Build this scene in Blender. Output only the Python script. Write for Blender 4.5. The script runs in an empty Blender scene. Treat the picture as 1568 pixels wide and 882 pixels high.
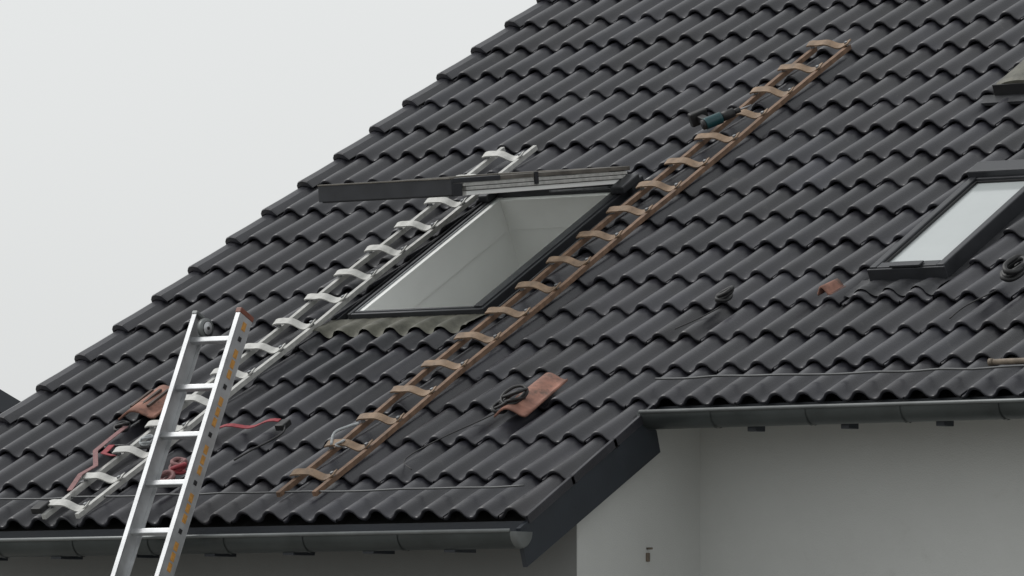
import bpy, bmesh, random
import numpy as np
from math import *
from mathutils import Vector, Matrix
random.seed(7); rng=np.random.RandomState(5)
P_=radians(28.1166)
Uv=Vector((0,cos(P_),sin(P_))); Nv=Vector((0,-sin(P_),cos(P_)))
def RF(u,v,n): return Vector((u,0,0))+Uv*v+Nv*n
scene=bpy.context.scene
GROUND=-3.7
# ------------------------------------------------------------------ materials
def mat(name,col,rough=.6,metal=0.,var=.25,scale=6.,bump=.0,bscale=60.,spec=.5,col2=None,tint=False,detail=6.,stretch=None,speck=None):
    m=bpy.data.materials.new(name); m.use_nodes=True; nt=m.node_tree; b=nt.nodes['Principled BSDF']
    tc=nt.nodes.new('ShaderNodeTexCoord'); mp=nt.nodes.new('ShaderNodeMapping'); nt.links.new(tc.outputs['Object'],mp.inputs[0])
    if stretch: mp.inputs['Scale'].default_value=stretch
    nz=nt.nodes.new('ShaderNodeTexNoise'); nz.inputs['Scale'].default_value=scale; nz.inputs['Detail'].default_value=detail; nz.inputs['Roughness'].default_value=.6
    nt.links.new(mp.outputs[0],nz.inputs['Vector'])
    rp=nt.nodes.new('ShaderNodeValToRGB'); rp.color_ramp.elements[0].position=.3; rp.color_ramp.elements[1].position=.7
    a=[c*(1-var) for c in col]; c2=[min(1,c*(1+var)) for c in col] if col2 is None else col2
    rp.color_ramp.elements[0].color=(*a,1); rp.color_ramp.elements[1].color=(*c2,1)
    nt.links.new(nz.outputs['Fac'],rp.inputs[0]); last=rp.outputs[0]
    if tint:
        at=nt.nodes.new('ShaderNodeAttribute'); at.attribute_name='tint'
        mx=nt.nodes.new('ShaderNodeMix'); mx.data_type='RGBA'; mx.blend_type='MULTIPLY'; mx.inputs[0].default_value=1
        nt.links.new(last,mx.inputs[6]); nt.links.new(at.outputs['Color'],mx.inputs[7]); last=mx.outputs[2]
    if speck:
        n3=nt.nodes.new('ShaderNodeTexNoise'); n3.inputs['Scale'].default_value=speck[1]; n3.inputs['Detail'].default_value=8; n3.inputs['Roughness'].default_value=.75
        nt.links.new(tc.outputs['Object'],n3.inputs['Vector'])
        r3=nt.nodes.new('ShaderNodeValToRGB'); r3.color_ramp.elements[0].position=speck[2]; r3.color_ramp.elements[1].position=speck[2]+.10
        r3.color_ramp.elements[0].color=(0,0,0,1); r3.color_ramp.elements[1].color=(speck[3],)*3+(1,)
        nt.links.new(n3.outputs['Fac'],r3.inputs[0])
        m3=nt.nodes.new('ShaderNodeMix'); m3.data_type='RGBA'; nt.links.new(r3.outputs[0],m3.inputs[0]); nt.links.new(last,m3.inputs[6]); m3.inputs[7].default_value=(*speck[0],1); last=m3.outputs[2]
    nt.links.new(last,b.inputs['Base Color'])
    b.inputs['Metallic'].default_value=metal; b.inputs['Specular IOR Level'].default_value=spec
    mr=nt.nodes.new('ShaderNodeMapRange'); mr.inputs['To Min'].default_value=max(.02,rough-.1); mr.inputs['To Max'].default_value=min(1,rough+.12)
    nt.links.new(nz.outputs['Fac'],mr.inputs[0]); nt.links.new(mr.outputs[0],b.inputs['Roughness'])
    if bump>0:
        n2=nt.nodes.new('ShaderNodeTexNoise'); n2.inputs['Scale'].default_value=bscale; n2.inputs['Detail'].default_value=5
        nt.links.new(tc.outputs['Object'],n2.inputs['Vector'])
        bp=nt.nodes.new('ShaderNodeBump'); bp.inputs['Strength'].default_value=bump; bp.inputs['Distance'].default_value=.004
        nt.links.new(n2.outputs['Fac'],bp.inputs['Height']); nt.links.new(bp.outputs[0],b.inputs['Normal'])
    return m
M=dict(
 tile=mat('roof_tile_anthracite',(.025,.025,.031),.33,0,.30,3.5,.3,140,.6,tint=True,speck=((.075,.073,.07),14,.60,.5)),
 under=mat('roof_underlay',(.015,.015,.015),.9),
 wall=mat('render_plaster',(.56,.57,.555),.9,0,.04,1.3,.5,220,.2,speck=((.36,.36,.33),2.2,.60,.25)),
 wall_shade=mat('render_plaster_shaded_grey',(.24,.245,.24),.9,0,.06,1.3,.5,220,.2),  # left front wall: shade of the eave overhang put into the plaster colour
 fascia=mat('slate_fascia',(.019,.024,.032),.5,0,.2,5,.2,90),
 gutter=mat('zinc_gutter',(.060,.068,.068),.36,.55,.25,4,.1,60),
 cap=mat('gutter_end_zinc',(.16,.17,.17),.4,.5,.2,6),
 frame=mat('window_cladding',(.035,.037,.042),.4,.3,.2,8),
 framegrey=mat('window_cladding_weathered',(.13,.12,.105),.5,.2,.35,12),
 white=mat('window_white_lining',(.86,.87,.85),.6,0,.03,3),
 alu=mat('aluminium',(.52,.53,.54),.42,.6,.16,10,.1,200),
 aluw=mat('aluminium_matt',(.46,.46,.44),.55,.1,.22,25,.15,200),
 lead=mat('lead_flashing',(.105,.103,.083),.55,.2,.4,14,.5,60),
 leadd=mat('dark_flashing',(.035,.036,.04),.5,.2,.3,14,.5,60),
 brown=mat('weathered_brown_wood',(.225,.155,.102),.65,0,.38,22,.3,120),
 brownr=mat('stained_brown_wood',(.17,.103,.065),.65,0,.38,22,.3,120),
 browndk=mat('dark_wood_trim',(.05,.032,.024),.6,0,.3,14),
 terra=mat('terracotta',(.27,.135,.10),.75,0,.45,14,.4,120,speck=((.07,.06,.05),9,.55,.7)),
 black=mat('black_rubber',(.012,.012,.013),.5,0,.3,30),
 red=mat('red_webbing',(.26,.035,.045),.7,0,.3,60,.3,300),
 redf=mat('faded_red_webbing',(.23,.12,.12),.75,0,.3,60,.3,300),
 rope=mat('grey_rope',(.33,.35,.36),.8,0,.25,60,.4,300),
 orange=mat('orange_label',(.50,.25,.06),.5,0,.3,60),
 teal=mat('teal_plastic',(.006,.055,.065),.4),
 steel=mat('galvanised_steel',(.26,.27,.28),.45,.6,.3,30),
 rust=mat('rusty_pipe',(.16,.13,.10),.6,.3,.4,18),
 ground=mat('gravel_ground',(.22,.215,.20),.9,0,.3,.8,.4,30),
 plug=mat('plastic_redbrown',(.20,.07,.045),.5),
 cable=mat('dark_wire',(.10,.103,.106),.45,.4),
)
M['glass']=mat('roof_window_glass',(.42,.45,.45),.08,0,.06,1.5,0,0,.9)
def pane():
    m=bpy.data.materials.new('clear_window_pane'); m.use_nodes=True; nt=m.node_tree; nt.nodes.clear()
    o=nt.nodes.new('ShaderNodeOutputMaterial'); mx=nt.nodes.new('ShaderNodeMixShader'); t=nt.nodes.new('ShaderNodeBsdfTransparent'); g=nt.nodes.new('ShaderNodeBsdfGlossy'); f=nt.nodes.new('ShaderNodeFresnel')
    t.inputs[0].default_value=(.86,.90,.88,1); g.inputs['Roughness'].default_value=.03; f.inputs[0].default_value=1.5
    nt.links.new(f.outputs[0],mx.inputs[0]); nt.links.new(t.outputs[0],mx.inputs[1]); nt.links.new(g.outputs[0],mx.inputs[2]); nt.links.new(mx.outputs[0],o.inputs[0]); return m
M['pane']=pane()
# ------------------------------------------------------------------ builder
class B:
    def __init__(s): s.v=[];s.f=[];s.m=[];s.mats=[];s.sm=[]
    def mi(s,k):
        if k not in s.mats: s.mats.append(k)
        return s.mats.index(k)
    def add(s,vs,fs,k,smooth=False):
        o=len(s.v); s.v+= [tuple(x) for x in vs]; i=s.mi(k)
        for f in fs: s.f.append(tuple(o+j for j in f)); s.m.append(i); s.sm.append(smooth)
    def box(s,o,ax,ay,az,x,y,z,k,bev=.0):
        c=[o+ax*a+ay*b+az*d for a in x for b in y for d in z]
        if bev<=0:
            s.add(c,[(0,1,3,2),(4,6,7,5),(0,4,5,1),(2,3,7,6),(0,2,6,4),(1,5,7,3)],k); return
        bm=bmesh.new()
        vv=[bm.verts.new(p) for p in c]
        for f in [(0,1,3,2),(4,6,7,5),(0,4,5,1),(2,3,7,6),(0,2,6,4),(1,5,7,3)]: bm.faces.new([vv[i] for i in f])
        bmesh.ops.recalc_face_normals(bm,faces=bm.faces)
        bmesh.ops.bevel(bm,geom=list(bm.edges),offset=bev,segments=2,affect='EDGES',profile=.6)
        bm.verts.index_update()
        s.add([v.co.copy() for v in bm.verts],[tuple(v.index for v in f.verts) for f in bm.faces],k); bm.free()
    def rbox(s,u,v,n,k,bev=.0): s.box(Vector((0,0,0)),Vector((1,0,0)),Uv,Nv,u,v,n,k,bev)
    def wbox(s,x,y,z,k,bev=.0): s.box(Vector((0,0,0)),Vector((1,0,0)),Vector((0,1,0)),Vector((0,0,1)),x,y,z,k,bev)
    def tube(s,pts,r,k,seg=8,closed=False,sub=4):
        pts=[Vector(p) for p in pts]
        if sub>1 and len(pts)>2:
            q=[];n=len(pts);R=range(n if closed else n-1)
            for i in R:
                g=lambda j: pts[j%n] if closed else pts[max(0,min(n-1,j))]
                a,b,c,d=g(i-1),g(i),g(i+1),g(i+2)
                for t in [j/sub for j in range(sub)]:
                    q.append(.5*((2*b)+(c-a)*t+(2*a-5*b+4*c-d)*t*t+(3*b-a-3*c+d)*t**3))
            if not closed: q.append(pts[-1])
            pts=q
        n=len(pts);vs=[];fs=[]
        prev=None
        for i,p in enumerate(pts):
            a=pts[(i-1)%n] if (closed or i>0) else p; b=pts[(i+1)%n] if (closed or i<n-1) else p
            t=(b-a).normalized()
            if prev is None: x=t.orthogonal().normalized()
            else:
                x=prev-t*prev.dot(t); x=x.normalized() if x.length>1e-6 else t.orthogonal().normalized()
            prev=x; y=t.cross(x)
            for j in range(seg):
                an=2*pi*j/seg; vs.append(p+(x*cos(an)+y*sin(an))*r)
        m=n if closed else n-1
        for i in range(m):
            for j in range(seg):
                a=i*seg+j;b=i*seg+(j+1)%seg;c=((i+1)%n)*seg+(j+1)%seg;d=((i+1)%n)*seg+j
                fs.append((a,b,c,d))
        if not closed: fs.append(tuple(range(seg))[::-1]); fs.append(tuple((n-1)*seg+j for j in range(seg)))
        s.add(vs,fs,k,True)
    def strip(s,pts,wdir,w,th,up,k):
        vs=[];fs=[]
        for p in pts:
            for a,b in ((-1,0),(1,0),(1,1),(-1,1)): vs.append(Vector(p)+wdir*(w/2*a)+up*(th*b))
        for i in range(len(pts)-1):
            for j in range(4): fs.append((i*4+j,i*4+(j+1)%4,(i+1)*4+(j+1)%4,(i+1)*4+j))
        fs.append((3,2,1,0)); e=(len(pts)-1)*4; fs.append((e,e+1,e+2,e+3))
        s.add(vs,fs,k)
    def prism(s,poly,ax,t0,t1,k):
        n=len(poly); vs=[p+ax*t0 for p in poly]+[p+ax*t1 for p in poly]
        fs=[tuple(range(n)),tuple(range(2*n-1,n-1,-1))]+[(i,(i+1)%n,n+(i+1)%n,n+i) for i in range(n)]
        s.add(vs,fs,k)
    def obj(s,name,parent=None,recalc=True):
        me=bpy.data.meshes.new(name); me.from_pydata(s.v,[],s.f)
        for k in s.mats: me.materials.append(M[k])
        me.polygons.foreach_set('material_index',s.m); me.polygons.foreach_set('use_smooth',s.sm)
        if recalc:
            bm=bmesh.new(); bm.from_mesh(me); bmesh.ops.recalc_face_normals(bm,faces=bm.faces); bm.to_mesh(me); bm.free()
        if 'tile' in s.mats:
            ca=me.color_attributes.new('tint','FLOAT_COLOR','POINT'); ca.data.foreach_set('color',np.ones(len(me.vertices)*4,dtype=np.float32))
        me.update(); o=bpy.data.objects.new(name,me); scene.collection.objects.link(o)
        if parent: o.parent=parent
        return o
def empty(name):
    e=bpy.data.objects.new(name,None); scene.collection.objects.link(e); return e
V=Vector; X=V((1,0,0)); Y=V((0,1,0)); Z=V((0,0,1)); O=V((0,0,0))
house=empty('house')
# ------------------------------------------------------------------ roof tiles
UEND=9.1; XS=3.90; VR=6.12; C0=.34
VE1=-1.46
courses=[(VE1,.375),(-1.085,.375),(-.71,.36)]+[(-.35,C0+.01)]+[(-.34+C0*k,C0) for k in range(1,19)]
holes=[(1.43,2.36,.66,2.20),(4.33,4.84,.86,2.05)]
AMP=.0225; U0=.15
def prof(u):
    t=((u-U0)/.15)%1.0
    d=min(1,(abs(t-.5)*2)**1.08)
    c=cos(pi*d)
    return AMP*(abs(c)**.72)*(1 if c>0 else -1)
vs=[];fs=[];tint=[]
def add_run(us,va,vb,v0,L,jn,jt,tc,lift,jv):
    TH=.017
    full=abs(va-v0)<1e-6
    if full:
        rows=[(va+.012,-TH-.004),(va+.001,-TH+.001),(va-.000,-.006),(va+.0025,-.0018),(va+.008,0)]
    else: rows=[(va,-TH),(va,0)]
    for t in (.35,.7,1.0): rows.append((va+(vb-va)*t,0))
    o=len(vs); nu=len(us)
    for (v,dn) in rows:
        h=lift*(1-(v-v0)/(L+.07))
        for u in us:
            vs.append(RF(u,v+jv,prof(u)+h+dn+jn+jt*(u-us[0])))
            tint.append(tc)
    for i in range(len(rows)-1):
        for j in range(nu-1):
            fs.append((o+i*nu+j,o+i*nu+j+1,o+(i+1)*nu+j+1,o+(i+1)*nu+j))
    for e in (0,nu-1):
        base=len(vs)
        for i in range(1 if not full else 4,len(rows)):
            p=V(vs[o+i*nu+e]); vs.append(p); vs.append(p-Nv*.015); tint.append(tc); tint.append(tc)
        k=(len(vs)-base)//2
        for i in range(k-1): fs.append((base+2*i,base+2*i+1,base+2*i+3,base+2*i+2))
NS=28
for ci,(v0,L) in enumerate(courses):
    vend=v0+L+.05
    ncol=int((UEND-U0)/.3)+1
    for c in range(ncol):
        ua=U0+c*.3
        if v0<-.36 and ua>=XS: continue
        uu=[ua+.0022+(.2956)*i/NS for i in range(NS+1)]
        if v0<-.36: uu=[u for u in uu if u<=XS]
        if len(uu)<3: continue
        g=1+rng.normal()*.15; g=max(.65,min(1.6,g)); w=rng.normal()*.015
        if rng.rand()<.06: g*=1.3
        if ci==0 and rng.rand()<.5: w+=rng.uniform(.03,.14)
        tc=(g*(1+w),g,g*(1-w),1)
        jn=rng.uniform(-.002,.0035); jt=rng.uniform(-.008,.008); jv=rng.uniform(-.005,.005); lift=.034+rng.uniform(-.002,.005)
        runs={}
        for i,u in enumerate(uu):
            key=(v0,vend)
            for (h0,h1,w0,w1) in holes:
                if h0<u<h1:
                    if v0>=w1 or vend<=w0: continue
                    if v0<w0: key=(v0,w0) 
                    elif vend>w1+.03: key=(w1,vend)
                    else: key=None
            runs.setdefault(key,[]).append(u)
        for key,us in runs.items():
            if key is None or len(us)<2: continue
            piece=[us[0]]
            for a,b in zip(us,us[1:]):
                if b-a>.02:
                    if len(piece)>1: add_run(piece,key[0],key[1],v0,L,jn,jt,tc,lift,jv)
                    piece=[b]
                else: piece.append(b)
            if len(piece)>1: add_run(piece,key[0],key[1],v0,L,jn,jt,tc,lift,jv)
me=bpy.data.meshes.new('roof_tiles'); me.from_pydata(vs,[],fs); me.materials.append(M['tile'])
ca=me.color_attributes.new('tint','FLOAT_COLOR','POINT'); ca.data.foreach_set('color',np.array(tint,dtype=np.float32).ravel())
me.polygons.foreach_set('use_smooth',[True]*len(me.polygons)); me.update()
rt=bpy.data.objects.new('roof_tiles',me); scene.collection.objects.link(rt); rt.parent=house
# verge tiles (left edge)
b=B()
for (v0,L) in courses:
    q=.052
    pr=[(q,-.12),(q,.006),(q+.010,.022),(q+.035,.030),(q+.07,.022),(q+.10,-.008)]
    jj=random.uniform(-.004,.004)
    rows=[(v0-.004,-.024,.032),(v0-.004,0,.032),(v0+.006,.003,.032),(v0+L*.5,0,.018),(v0+L+.04,0,.0)]
    vv=[];ff=[]
    for (v,dn,h) in rows:
        for (u,n) in pr: vv.append(RF(u+jj,v+jj,n+h+dn*(1 if n>0 else .2)))
    k=len(pr)
    for i in range(len(rows)-1):
        for j in range(k-1): ff.append((i*k+j,i*k+j+1,(i+1)*k+j+1,(i+1)*k+j))
    b.add(vv,ff,'tile',False)
for (v0,L) in courses[:3]:
    b.rbox((XS-.012,XS+.006),(v0+.002,v0+L+.03),(-.03,.012),'tile',.004)
b.obj('verge_tiles',house)
b=B()
def deck(u0,u1,v0,v1): b.rbox((u0,u1),(v0,v1),(-.075,-.045),'under')
deck(.07,UEND,2.20,VR); deck(.07,1.43,-.2,2.20); deck(2.36,UEND,-.2,2.20); deck(1.43,2.36,-.2,.66); deck(.07,XS-.03,VE1+.06,-.2); deck(XS-.03,UEND,-.28,-.2)
b.obj('roof_underlay',house)
b=B(); rid=RF(0,VR,0); YR=rid.y; ZR=rid.z
b.prism([V((0,YR,ZR+.02)),V((0,2*YR+.3,-.2)),V((0,2*YR+.3,-.28)),V((0,YR,ZR-.06))],X,.06,UEND,'under')
b.tube([V((.05,YR,ZR+.01)),V((UEND,YR,ZR+.01))],.11,'tile',16,sub=1)
b.obj('roof_back_slope_and_ridge',house)
# ------------------------------------------------------------------ walls
b=B(); T=.24; XW=3.80; YF=-.76; YM=.22
tp=tan(P_)
def ztop(y): return y*tp-.10
YB=2*YR-.2
b.wbox((.25,XW-.002),(YF-.002,YF+T),(GROUND,ztop(YF)),'wall_shade')
b.prism([V((0,YF,GROUND)),V((0,YM+T,GROUND)),V((0,YM+T,ztop(YM+T))),V((0,YF,ztop(YF)))],X,XW-T,XW,'wall')
b.wbox((XW,UEND-.2),(YM,YM+T),(GROUND,ztop(YM)),'wall')
b.prism([V((0,YF+T,GROUND)),V((0,YB,GROUND)),V((0,YB,-.3)),V((0,YR,ZR-.12)),V((0,YF+T,ztop(YF+T)))],X,.25,.25+T,'wall')
b.prism([V((0,YM+T,GROUND)),V((0,YB,GROUND)),V((0,YB,-.3)),V((0,YR,ZR-.12)),V((0,YM+T,ztop(YM+T)))],X,UEND-.2-T,UEND-.2,'wall')
b.wbox((.25+T,UEND-.2-T),(YB-T,YB),(GROUND,-.35),'wall')
b.obj('walls',house)
b=B()
b.prism([V((0,-1.34,-.735)),V((0,-1.285,-.905)),V((0,-.245,-.365)),V((0,-.275,-.27)),V((0,-.36,-.215))],X,XS-.022,XS,'fascia')
b.rbox((.08,XS-.022),(VE1+.08,-.6),(-.11,-.08),'fascia')
b.wbox((.08,XS-.022),(-1.27,-1.25),(-.80,-.70),'fascia')
b.wbox((XS+.001,UEND),(-.27,-.25),(-.25,-.16),'fascia')
for x in [.35+.45*i for i in range(8)]: b.wbox((x,x+.06),(-1.36,-1.2),(-.835,-.80),'fascia')
for x in [4.41+.5*i for i in range(9)]: b.wbox((x,x+.045),(-.30,-.22),(-.285,-.255),'fascia',.004)
b.obj('bargeboard_and_eaves',house)
# gutters
def gutter(b,x0,x1,yc,zc,r,hooks,capside):
    n=14; prof2=[]
    for i in range(n+1):
        a=pi*i/n; prof2.append((yc-r*cos(a),zc-r*sin(a)))
    vs=[];fs=[]
    for rr in (1,.96):
        for x in (x0,x1):
            for (y,z) in prof2: vs.append(V((x,yc+(y-yc)*rr,zc+(z-zc)*rr)))
    k=n+1
    for i in range(n): fs.append((i,i+1,k+i+1,k+i)); fs.append((2*k+i,2*k+i+1,3*k+i+1,3*k+i))
    b.add(vs,fs,'gutter',True)
    b.tube([V((x0,yc-r-.004,zc+.004)),V((x1,yc-r-.004,zc+.004))],.009,'cap',10,sub=1)
    for h in hooks:
        pts=[V((0,yc-(r+.004)*cos(pi*i/n),zc-(r+.004)*sin(pi*i/n))) for i in range(n+1)]
        v2=[];f2=[]
        for p in pts: v2+= [p+X*h,p+X*(h+.012)]
        for i in range(n): f2.append((2*i,2*i+1,2*i+3,2*i+2))
        b.add(v2,f2,'gutter',True)
    for xe,s in capside:
        v2=[];f2=[];m=5
        for j in range(m+1):
            q=j/m; rr=r*1.02*cos(q*pi/2*.55) if j<m else 0.0
            for i in range(n+1):
                a=pi*i/n; v2.append(V((xe+s*(.028*sin(q*pi/2)),yc-rr*cos(a),zc-rr*sin(a))))
        for j in range(m):
            for i in range(n): f2.append((j*k+i,j*k+i+1,(j+1)*k+i+1,(j+1)*k+i))
        b.add(v2,f2,'cap',True)
b=B()
gutter(b,-.05,3.91,-1.355,-.750,.074,[.52,.97,1.42,1.86,2.30,2.75,3.28],[(3.91,1)])
gutter(b,3.90,UEND,-.335,-.192,.074,[4.27,4.78,5.28,5.79,6.3,6.8,7.3,7.8,8.3],[(3.90,-1)])
b.obj('gutters',house,recalc=False)
b=B()
def sag(x0,x1,v,n):
    pts=[]; x=x0
    while x<x1: pts.append(RF(x,v+random.uniform(-.008,.008),n+random.uniform(-.004,.004))); x+=.17
    return pts
b.tube(sag(.06,XS,-1.29,.072),.0048,'cable',6)
b.tube(sag(XS-.05,UEND,-.20,.072),.0055,'cable',6)
b.obj('snow_guard_wire',house)
# ------------------------------------------------------------------ open roof window
b=B(); u0,u1,v0,v1=1.49,2.30,.70,2.09
def ring(u0,u1,v0,v1,w,n0,n1,k,bev=.004,wt=None,wb=None):
    wt=w if wt is None else wt; wb=w if wb is None else wb
    b.rbox((u0,u0+w),(v0,v1),(n0,n1),k,bev); b.rbox((u1-w,u1),(v0,v1),(n0,n1),k,bev)
    b.rbox((u0+w,u1-w),(v0,v0+wb),(n0,n1-.002),k,bev); b.rbox((u0+w,u1-w),(v1-wt,v1),(n0,n1-.002),k,bev)
ring(u0,u1,v0,v1,.018,-.05,.056,'frame')
ring(u0+.019,u1-.019,v0+.019,v1-.019,.040,-.12,.046,'white',.003)
b.rbox((u0+.026,u0+.032),(v0+.03,v1-.03),(.0465,.052),'steel')
b.rbox((u1-.065,u1-.016),(v0+.02,v1-.02),(.047,.064),'frame',.003)
b.rbox((u1-.064,u1-.060),(v0+.06,v1-.06),(-.06,.046),'browndk')
b.rbox((u0+.03,u1-.06),(v0+.022,v0+.036),(.0465,.056),'frame',.002)
b.rbox((u0-.055,u0-.001),(v0-.03,v1+.10),(-.03,.012),'leadd'); b.rbox((u1+.001,u1+.055),(v0-.03,v1+.10),(-.03,.012),'leadd')
b.rbox((u0-.058,u0-.048),(v0-.03,v1+.10),(-.03,.040),'leadd'); b.rbox((u1+.048,u1+.058),(v0-.03,v1+.10),(-.03,.040),'leadd')
b.rbox((u0-.01,u1+.035),(v1-.03,v1+.085),(-.02,.080),'frame',.008)
b.rbox((u1-.04,u1+.04),(v1-.11,v1+.05),(.065,.105),'frame',.008)
b.rbox((u0-.03,u0+.03),(v1-.11,v1+.05),(.058,.095),'frame',.008)
def apron(ua,ub,va,vb,k,b):
    vv=[];ff=[];nu=int((ub-ua)/.0125);rows=8
    for j in range(rows+1):
        t=j/rows; v=va+(vb-va)*t
        for i in range(nu+1):
            u=ua+(ub-ua)*i/nu
            w=prof(u)*(1-t)**.6
            n=w+.045+.004*(1-t)+random.uniform(-.0012,.0012)-.016*t+(.0 if j else -.006)
            vv.append(RF(u,v+.006*sin(u*31)*(1-t),n))
    for j in range(rows):
        for i in range(nu): a=j*(nu+1)+i; ff.append((a,a+1,a+nu+2,a+nu+1))
    b.add(vv,ff,k,True)
apron(u0-.10,u1+.03,v0-.20,v0+.0,'lead',b)
LN=-.36; lu0,lu1,lv0,lv1=u0+.052,u1-.052,v0+.052,v1-.052
b.rbox((lu0-.02,lu0),(lv0,lv1),(LN,-.12),'white'); b.rbox((lu1,lu1+.02),(lv0,lv1),(LN,-.12),'white')
b.rbox((lu0-.02,lu1+.02),(lv0-.02,lv0),(LN,-.12),'white'); b.rbox((lu0-.02,lu1+.02),(lv1,lv1+.02),(LN,-.12),'white')
b.rbox((lu1-.05,lu1-.001),(lv0+.002,lv1-.38),(-.22,-.16),'browndk',.003)
b.obj('open_roof_window_frame',house)
b=B()
a0,a1=1.25,2.6; RA,RB=.5,2.4
b.rbox((a0,lu0-.02),(RA,RB),(LN-.03,LN),'white'); b.rbox((lu1+.02,a1),(RA,RB),(LN-.03,LN),'white')
b.rbox((lu0-.02,lu1+.02),(RA,lv0-.02),(LN-.03,LN),'white'); b.rbox((lu0-.02,lu1+.02),(lv1+.02,RB),(LN-.03,LN),'white')
pA=RF(0,RA,LN-.005); pB=RF(0,RB,LN-.005); ZF=-.65
wp=[V((0,pA.y,ZF)),V((0,pB.y,ZF)),pB,pA]
b.prism(wp,X,a0-.05,a0,'white'); b.prism(wp,X,a1,a1+.05,'white')
b.wbox((a0,a1),(pB.y-.002,pB.y+.05),(ZF,pB.z),'white'); b.wbox((a0,a1),(pA.y-.05,pA.y+.002),(ZF,pA.z),'white')
b.wbox((a0-.05,a1+.05),(pA.y-.05,pB.y+.05),(ZF-.05,ZF),'white')
b.obj('attic_room',house)
# sash
b=B(); H=V((0,1.84,1.095)); D=(V((0,.375,.942))-H); SL=D.length; D.normalize(); S=X.cross(D)
if S.z<0: S=-S
def sb(x,s,n,k,bev=.003): b.box(H,X,D,S,x,s,n,k,bev)
sx0,sx1=1.49,2.275
for (xa,xb) in ((sx0,sx0+.055),(sx1-.055,sx1)):
    sb((xa,xb),(-.02,SL-.40),(.024,.044),'framegrey'); sb((xa,xb),(SL-.398,SL),(.022,.046),'frame')
    sb((xa+.004,xb-.004),(0,SL-.10),(.004,.020),'aluw'); sb((xa+.008,xb-.002),(.0,SL-.12),(-.016,.001),'aluw')
    sb((xa+.014,xb-.010),(.0,SL-.13),(-.040,-.018),'white'); sb((xa+.010,xb-.008),(.02,SL-.14),(-.0185,-.0155),'black',0); sb((xa+.008,xb-.006),(.02,SL-.12),(.0005,.0045),'black',0)
sb((sx0+.055,sx1-.055),(SL-.06,SL-.001),(.020,.044),'frame'); sb((sx0+.004,sx1-.004),(SL-.09,SL-.008),(-.040,.021),'frame')
sb((sx0-.004,sx1+.004),(SL-.006,SL+.010),(-.034,.042),'frame'); sb((sx0-.004,sx1+.004),(SL-.016,SL+.014),(.0425,.050),'framegrey',.002)
sb((sx0+.055,sx1-.055),(-.02,.08),(.018,.044),'framegrey'); sb((sx0+.05,sx1-.05),(0,.07),(-.038,.016),'aluw')
b.add([H+X*a_+D*s_+S*.012 for a_,s_ in ((sx0+.05,.07),(sx1-.05,.07),(sx1-.05,SL-.08),(sx0+.05,SL-.08))],[(0,1,2,3)],'pane')
sb((sx1-.002,sx1+.005),(SL*.52,SL*.54),(-.01,.050),'frame',0)
b.tube([H+X*(sx1-.035)+D*.02-S*.055,H+X*(sx1-.035)+D*.62-S*.050],.007,'steel',8,sub=1)
b.obj('open_roof_window_sash',house)
# ------------------------------------------------------------------ closed roof window
b=B(); u0,u1,v0,v1=4.385,4.79,.90,1.93
ring(u0,u1,v0,v1,.038,-.06,.095,'frame',.006,wt=.05,wb=.055)
ring(u0+.0385,u1-.0385,v0+.0555,v1-.0505,.010,.0,.084,'black',0)
b.rbox((u0+.04,u1-.04),(v0+.05,v1-.05),(.06,.072),'glass')
b.rbox((u0-.012,u1+.012),(v1-.035,v1+.085),(-.02,.125),'frame',.008)
b.rbox((u0-.008,u1+.008),(v0-.014,v0-.001),(.0,.088),'frame',.004)
b.rbox((u0-.045,u0-.001),(v0-.03,v1+.11),(-.03,.02),'leadd'); b.rbox((u1+.001,u1+.045),(v0-.03,v1+.11),(-.03,.02),'leadd')
b.rbox((u0+.12,u1-.12),(v0-.016,v0+.03),(.095,.105),'frame',.003)
apron(u0-.06,u1+.06,v0-.17,v0,'leadd',b)
b.obj('closed_roof_window',house)
# vent hood
b=B()
hu,hv=3.86,3.05
vv=[];ff=[];k=13
for j,(v,r) in enumerate(((0,.075),(.02,.085),(.32,.085),(.34,.075))):
    for i in range(k):
        a=pi*i/(k-1); vv.append(RF(hu+.16-.16*cos(a)*r/.085,hv+v,.03+r*1.0*sin(a)**.7))
for j in range(3):
    for i in range(k-1): ff.append((j*k+i,j*k+i+1,(j+1)*k+i+1,(j+1)*k+i))
ff.append(tuple(range(k))); ff.append(tuple(3*k+i for i in range(k)))
b.add(vv,ff,'lead')
b.rbox((hu-.05,hu+.5),(hv-.1,hv+.0),(.02,.035),'leadd'); b.rbox((hu+.02,hu+.3),(hv-.012,hv-.002),(.03,.09),'black')
b.obj('roof_vent_hood',house)
# ------------------------------------------------------------------ roof ladders
def roof_ladder(name,ul,ur,va,vb,rv,km,railm,nb):
    e=empty(name); w=.022
    b=B()
    for u in (ul,ur):
        q=[]
        for i in range(13):
            v=va+(vb-va)*i/12; q.append(RF(u,v,nb+.004*sin(i*1.7+u)))
        b.strip(q,X,w,.024,Nv,railm)
    b.obj('rails',e)
    b=B()
    for v in rv:
        jv=random.uniform(-.007,.007); q=[]; N=22; wid=(ur-ul)+.045; A=random.uniform(.012,.018); jt=random.uniform(-.01,.01)
        for i in range(N+1):
            t=i/N; u=ul-.023+wid*t
            n=nb+.034+A*sin(2*pi*t)+.005*cos(4*pi*t)
            q.append(RF(u,v+jv+jt*t,n))
        tilt=(Uv*.97+Nv*.22).normalized(); up=tilt.cross(X); up=up if up.dot(Nv)>0 else -up
        b.strip(q,tilt,.042,.008,up,km)
        for u in (ul,ur): b.rbox((u-.007,u+.007),(v+jv-.009,v+jv+.009),(nb+.02,nb+.045),'steel',.002)
    b.obj('treads',e)
    return e
roof_ladder('roof_ladder',2.45,2.655,-1.32,3.72,[-1.15+.285*k for k in range(18)],'brown','brownr',.060)
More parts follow.
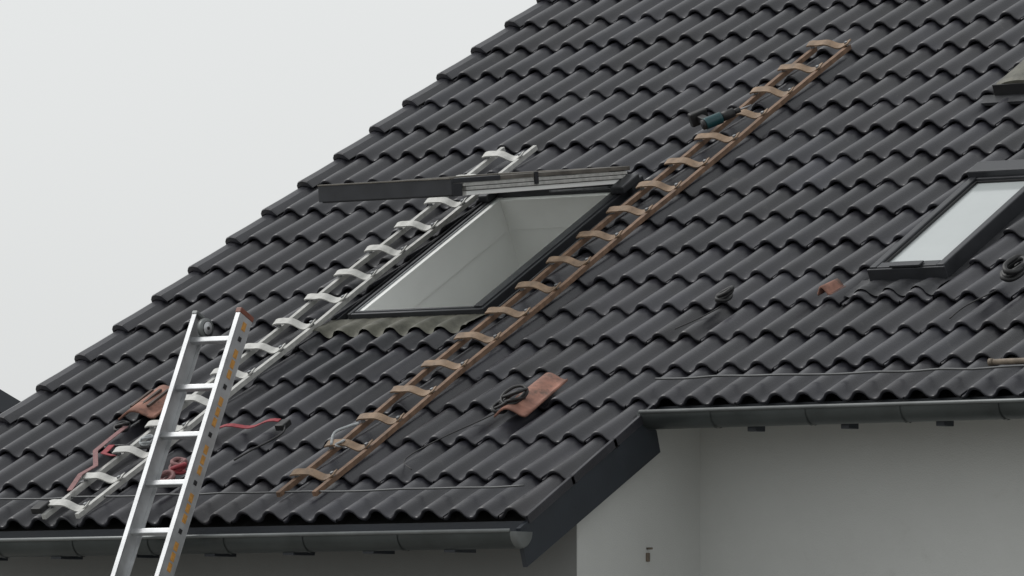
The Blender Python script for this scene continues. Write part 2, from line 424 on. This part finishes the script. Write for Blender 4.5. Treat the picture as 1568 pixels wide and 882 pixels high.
roof_ladder('roof_ladder',1.205,1.405,-1.50,2.62,[-1.42+.2785*k for k in range(15)],'aluw','aluw',.060)
# ------------------------------------------------------------------ extension ladder
e=empty('extension_ladder'); a=radians(64)
UL=V((0,cos(a),sin(a))); NL=V((0,-sin(a),cos(a))); P0=V((0,-1.523,-.707))
smin=(GROUND-P0.z)/sin(a)+.03; smax=1.09
b=B()
lx,rx=1.865,2.12
for x,sg in ((lx,1),(rx,-1)):
    web=(x+.020,x+.025) if sg<0 else (x,x+.005)
    b.box(P0,X,UL,NL,web,(smin,smax),(-.045,.045),'alu')
    b.box(P0,X,UL,NL,(x,x+.025),(smin,smax),(.0452,.050),'alu',.001)
    b.box(P0,X,UL,NL,(x,x+.025),(smin,smax),(-.050,-.0452),'alu',.001)
b.obj('stiles',e)
b=B(); s=-.02-.2475*13; rs=[]
while s<smax-.05:
    if s>smin+.1: rs.append(s)
    s+=.2475
for s in rs:
    b.box(P0,X,UL,NL,(lx+.005,rx+.02),(s-.013,s+.013),(-.015,.015),'alu',.004)
    b.box(P0,X,UL,NL,(rx+.025,rx+.029),(s-.011,s+.011),(-.011,.011),'black',.002)
b.obj('rungs',e)
b=B()
for s in rs:
    for o in (.045,.098,.151):
        if s+o+.04>smax: continue
        b.box(P0,X,UL,NL,(rx+.0251,rx+.0262),(s+o,s+o+.042),(-.018,.010),'orange')
b.obj('labels',e)
b=B()
b.box(P0,X,UL,NL,(rx-.003,rx+.028),(smax-.005,smax+.02),(-.053,.053),'plug',.004)
b.box(P0,X,UL,NL,(lx-.003,lx+.028),(smax-.005,smax+.012),(-.053,.053),'cap',.004)
c=P0+UL*(smax-.055)+X*(lx+.06)
for r1,kk,w in ((.046,'cap',.012),(.034,'black',.014),(.030,'alu',.016),(.008,'black',.02)):
    b.tube([c-X*w,c+X*w],r1,kk,24,sub=1)
b.obj('wheel_and_caps',e)
# ------------------------------------------------------------------ loose tiles, straps, cables
def barrel(u,v,n,L,Wd,rot,km='terra'):
    b=B(); ca_,sa=cos(rot),sin(rot); k=15
    vv=[];ff=[]
    for j in range(6):
        t=j/5; l=L*t; taper=1-.12*t
        for i in range(k):
            q=i/(k-1); w=(q-.5)*Wd*taper
            h=.045*taper*(0.5+.5*cos(2*pi*(q-.42)))**.8+.012
            for dn in (0,-.012):
                vv.append(RF(u+w*ca_-l*sa,v+w*sa+l*ca_,n+h+dn+.012*(1-t)))
    st=2*k
    for j in range(5):
        for i in range(k-1):
            A=j*st+2*i
            ff.append((A,A+2,A+st+2,A+st)); ff.append((A+1,A+st+1,A+st+3,A+3))
        ff.append((j*st,j*st+1,(j+1)*st+1,(j+1)*st)); A=j*st+2*k-2; ff.append((A,A+1,A+st+1,A+st))
    for j in (0,5):
        for i in range(k-1): A=j*st+2*i; ff.append((A,A+1,A+3,A+2))
    b.add(vv,ff,km,True)
    return b
b=barrel(3.25,-.54,.045,.40,.18,radians(2))
b.obj('terracotta_roof_tile',None)
b=barrel(1.03,-.47,.06,.31,.21,radians(6))
for i in range(3): b.rbox((1.01-.05+.05*i,1.01-.035+.05*i),(-.41,-.23),(.11,.122),'browndk')
b.obj('terracotta_roof_tile',None)
b=barrel(4.24,.70,.03,.12,.08,radians(-8)); b.obj('terracotta_roof_tile',None)
def coil(b,u,v,n,r,k,loops=3,rr=.008,fl=.6):
    for i in range(loops):
        pts=[];ph=random.random()*6
        for j in range(10):
            an=2*pi*j/10; q=r*(1+.18*sin(an*2+ph)+random.uniform(-.05,.05))
            pts.append(RF(u+q*cos(an)*.7+i*.008,v+q*sin(an)*fl,n+.012*i+.25*q*sin(an+ph)))
        b.tube(pts,rr,k,7,True,3)
b=B(); coil(b,3.22,-.45,.105,.085,'black',4,.008); coil(b,3.17,-.50,.085,.05,'black',3,.007)
b.tube([RF(3.22,-.42,.08),RF(3.1,-.55,.06),RF(2.98,-.75,.06),RF(2.92,-.95,.06),RF(3.02,-1.05,.055)],.003,'black',6)
b.obj('cable_coil')
b=B(); coil(b,3.73,.63,.085,.045,'black',4,.010,.9)
b.tube([RF(3.73,.60,.06),RF(3.66,.5,.05),RF(3.60,.38,.055)],.003,'black',6)
b.obj('cable_coil')
b=B(); coil(b,5.27,.72,.12,.06,'black',4,.013,1.0)
b.tube([RF(5.2,.66,.06),RF(5.12,.5,.06),RF(5.1,.38,.055)],.0035,'black',6)
b.obj('cable_coil')
b=B(); b.tube([RF(5.62,-.17,.085),RF(6.5,-.16,.085)],.014,'rust',12,sub=1); b.tube([RF(5.62,-.17,.085),RF(5.64,-.17,.085)],.017,'rust',12,sub=1); b.obj('metal_pipe')
b=B()
b.strip([RF(1.60+ (1.93-1.60)*t,-.60+.06*t,.075+.012*sin(9*t)) for t in [i/12 for i in range(13)]],Uv,.028,.004,Nv,'red')
b.rbox((1.93,1.98),(-.59,-.52),(.05,.08),'black',.006)
b.tube([RF(1.96,-.55,.075),RF(2.0,-.62,.06),RF(1.98,-.72,.06),RF(1.93,-.8,.055),RF(1.9,-.9,.055)],.005,'black',6)
b.obj('ratchet_strap')
b=B()
def rib(pts,w,k): b.strip([RF(*p) for p in pts],X,w,.004,Nv,k)
rib([(1.21,-1.28,.10),(1.19,-1.15,.12),(1.18,-1.02,.10),(1.10,-.9,.12),(1.06,-.75,.10),(1.08,-.62,.11)],.030,'redf')
rib([(1.27,-.98,.13),(1.17,-.93,.12),(1.12,-.80,.10)],.035,'red')
b.tube([RF(1.0,-.70,.07),RF(1.06,-.78,.08),RF(1.16,-.80,.10),RF(1.3,-.83,.10),RF(1.42,-.82,.09)],.006,'black',6)
coil(b,1.03,-.60,.09,.05,'black',3,.007); coil(b,1.33,-.80,.11,.045,'rope',3,.006)
b.rbox((1.14,1.20),(-1.5,-1.42),(.09,.12),'black',.006)
for i,(u_,v_,n_) in enumerate([(1.72,-1.20,.10),(1.74,-1.12,.11),(1.69,-1.05,.10)]): coil(b,u_,v_,n_,.05,'red' if i%2 else 'redf',3,.010)
b.obj('ratchet_strap')
b=B(); coil(b,2.50,-.86,.10,.028,'rope',2,.006); b.tube([RF(2.47,-.88,.11),RF(2.44,-.8,.13),RF(2.45,-.72,.12),RF(2.48,-.66,.11)],.007,'rope',6)
b.obj('rope_lashing')
b=B(); c=RF(2.50,2.66,.15); ax=(X*.55+Uv*.8).normalized(); sd=Nv; cr=ax.cross(sd)
b.tube([c-ax*.06,c-ax*.055,c+ax*.02,c+ax*.03],.030,'teal',16,sub=1); b.tube([c+ax*.03,c+ax*.10],.024,'black',16,sub=1); b.tube([c+ax*.10,c+ax*.135],.014,'black',12,sub=1); b.tube([c+ax*.135,c+ax*.2],.004,'steel',8,sub=1); b.tube([c-ax*.075,c-ax*.058],.026,'black',16,sub=1)
b.box(c,ax,cr,sd,(-.055,-.02),(-.11,.0),(-.018,.018),'black',.006); b.box(c,ax,cr,sd,(-.085,.01),(-.15,-.11),(-.035,.035),'black',.008)
b.obj('cordless_drill')
b=B(); b.wbox((XW,XW+.012),(-.22,-.20),(-.86,-.82),'rust',.003); b.tube([V((XW,-.21,-.80)),V((XW+.03,-.21,-.80))],.005,'rust',8,sub=1); b.obj('wall_bracket',house)
# ------------------------------------------------------------------ neighbour house, ground
h2=empty('house')
b=B(); ex=-10.25; pz=.80; Yn=12.; q=tan(radians(19)); H4=4.5
b.prism([V((0,Yn,pz)),V((0,Yn+H4,pz-H4*q)),V((0,Yn+H4,pz-H4*q-.16)),V((0,Yn,pz-.16)),V((0,Yn-H4,pz-H4*q-.16)),V((0,Yn-H4,pz-H4*q))],X,ex-10,ex,'fascia'); b.obj('roof',h2)
b=B(); b.prism([V((0,Yn,pz-.17)),V((0,Yn+H4-.4,pz-.17-(H4-.4)*q)),V((0,Yn+H4-.4,GROUND)),V((0,Yn-H4+.4,GROUND)),V((0,Yn-H4+.4,pz-.17-(H4-.4)*q))],X,ex-9.7,ex-.3,'browndk'); b.obj('walls',h2)
b=B()
for y in (Yn-2,Yn+1): b.wbox((ex-.31,ex-.27),(y,y+1.1),(-2.4,-1.1),'glass')
b.obj('windows',h2)
b=B(); S_=400; b.add([V((-S_,-S_,GROUND)),V((S_,-S_,GROUND)),V((S_,S_,GROUND)),V((-S_,S_,GROUND))],[(0,1,2,3)],'ground'); b.obj('ground',recalc=False)
# ------------------------------------------------------------------ light
el,az=radians(48),radians(-105)
w=bpy.data.worlds.new('World'); scene.world=w; w.use_nodes=True; nt=w.node_tree; nt.nodes.clear()
sky=nt.nodes.new('ShaderNodeTexSky'); sky.sky_type='NISHITA'; sky.sun_disc=False; sky.sun_elevation=el; sky.sun_rotation=az; sky.dust_density=4
hs=nt.nodes.new('ShaderNodeHueSaturation'); hs.inputs['Saturation'].default_value=.12
bg=nt.nodes.new('ShaderNodeBackground'); bg.inputs[1].default_value=.05; bg2=nt.nodes.new('ShaderNodeBackground'); bg2.inputs[1].default_value=.63
tc=nt.nodes.new('ShaderNodeTexCoord'); nz=nt.nodes.new('ShaderNodeTexNoise'); nz.inputs['Scale'].default_value=2.5; nz.inputs['Detail'].default_value=3
rp=nt.nodes.new('ShaderNodeValToRGB'); rp.color_ramp.elements[0].color=(.94,.965,.965,1); rp.color_ramp.elements[1].color=(1.0,1.02,1.02,1); rp.color_ramp.elements[0].position=.3; rp.color_ramp.elements[1].position=.7
ad=nt.nodes.new('ShaderNodeAddShader'); out=nt.nodes.new('ShaderNodeOutputWorld')
L=nt.links.new; L(sky.outputs[0],hs.inputs['Color']); L(hs.outputs[0],bg.inputs[0]); L(tc.outputs['Generated'],nz.inputs['Vector']); L(nz.outputs['Fac'],rp.inputs[0]); L(rp.outputs[0],bg2.inputs[0]); L(bg.outputs[0],ad.inputs[0]); L(bg2.outputs[0],ad.inputs[1]); L(ad.outputs[0],out.inputs[0])
sd=bpy.data.lights.new('sun','SUN'); sd.energy=1.0; sd.angle=radians(18); sd.color=(1,.98,.95)
so=bpy.data.objects.new('sun',sd); scene.collection.objects.link(so)
dirv=V((sin(az)*cos(el),cos(az)*cos(el),sin(el))); so.rotation_euler=dirv.to_track_quat('Z','Y').to_euler()
# ------------------------------------------------------------------ camera
th,ph=radians(35.69917),radians(3.442594)
fw=V((-sin(th)*cos(ph),cos(th)*cos(ph),sin(ph))); r=V((cos(th),sin(th),0)); up=r.cross(fw)
cam=bpy.data.cameras.new('camera'); co=bpy.data.objects.new('camera',cam); scene.collection.objects.link(co)
cam.sensor_width=36; cam.lens=11109.436/1568*36; cam.clip_start=.5; cam.clip_end=2000
m=Matrix((r,up,-fw)).transposed().to_4x4(); m.translation=V((22.537697,-27.336763,-1.597647)); co.matrix_world=m
scene.camera=co
scene.view_settings.view_transform='Standard'; scene.view_settings.look='None'; scene.view_settings.exposure=0
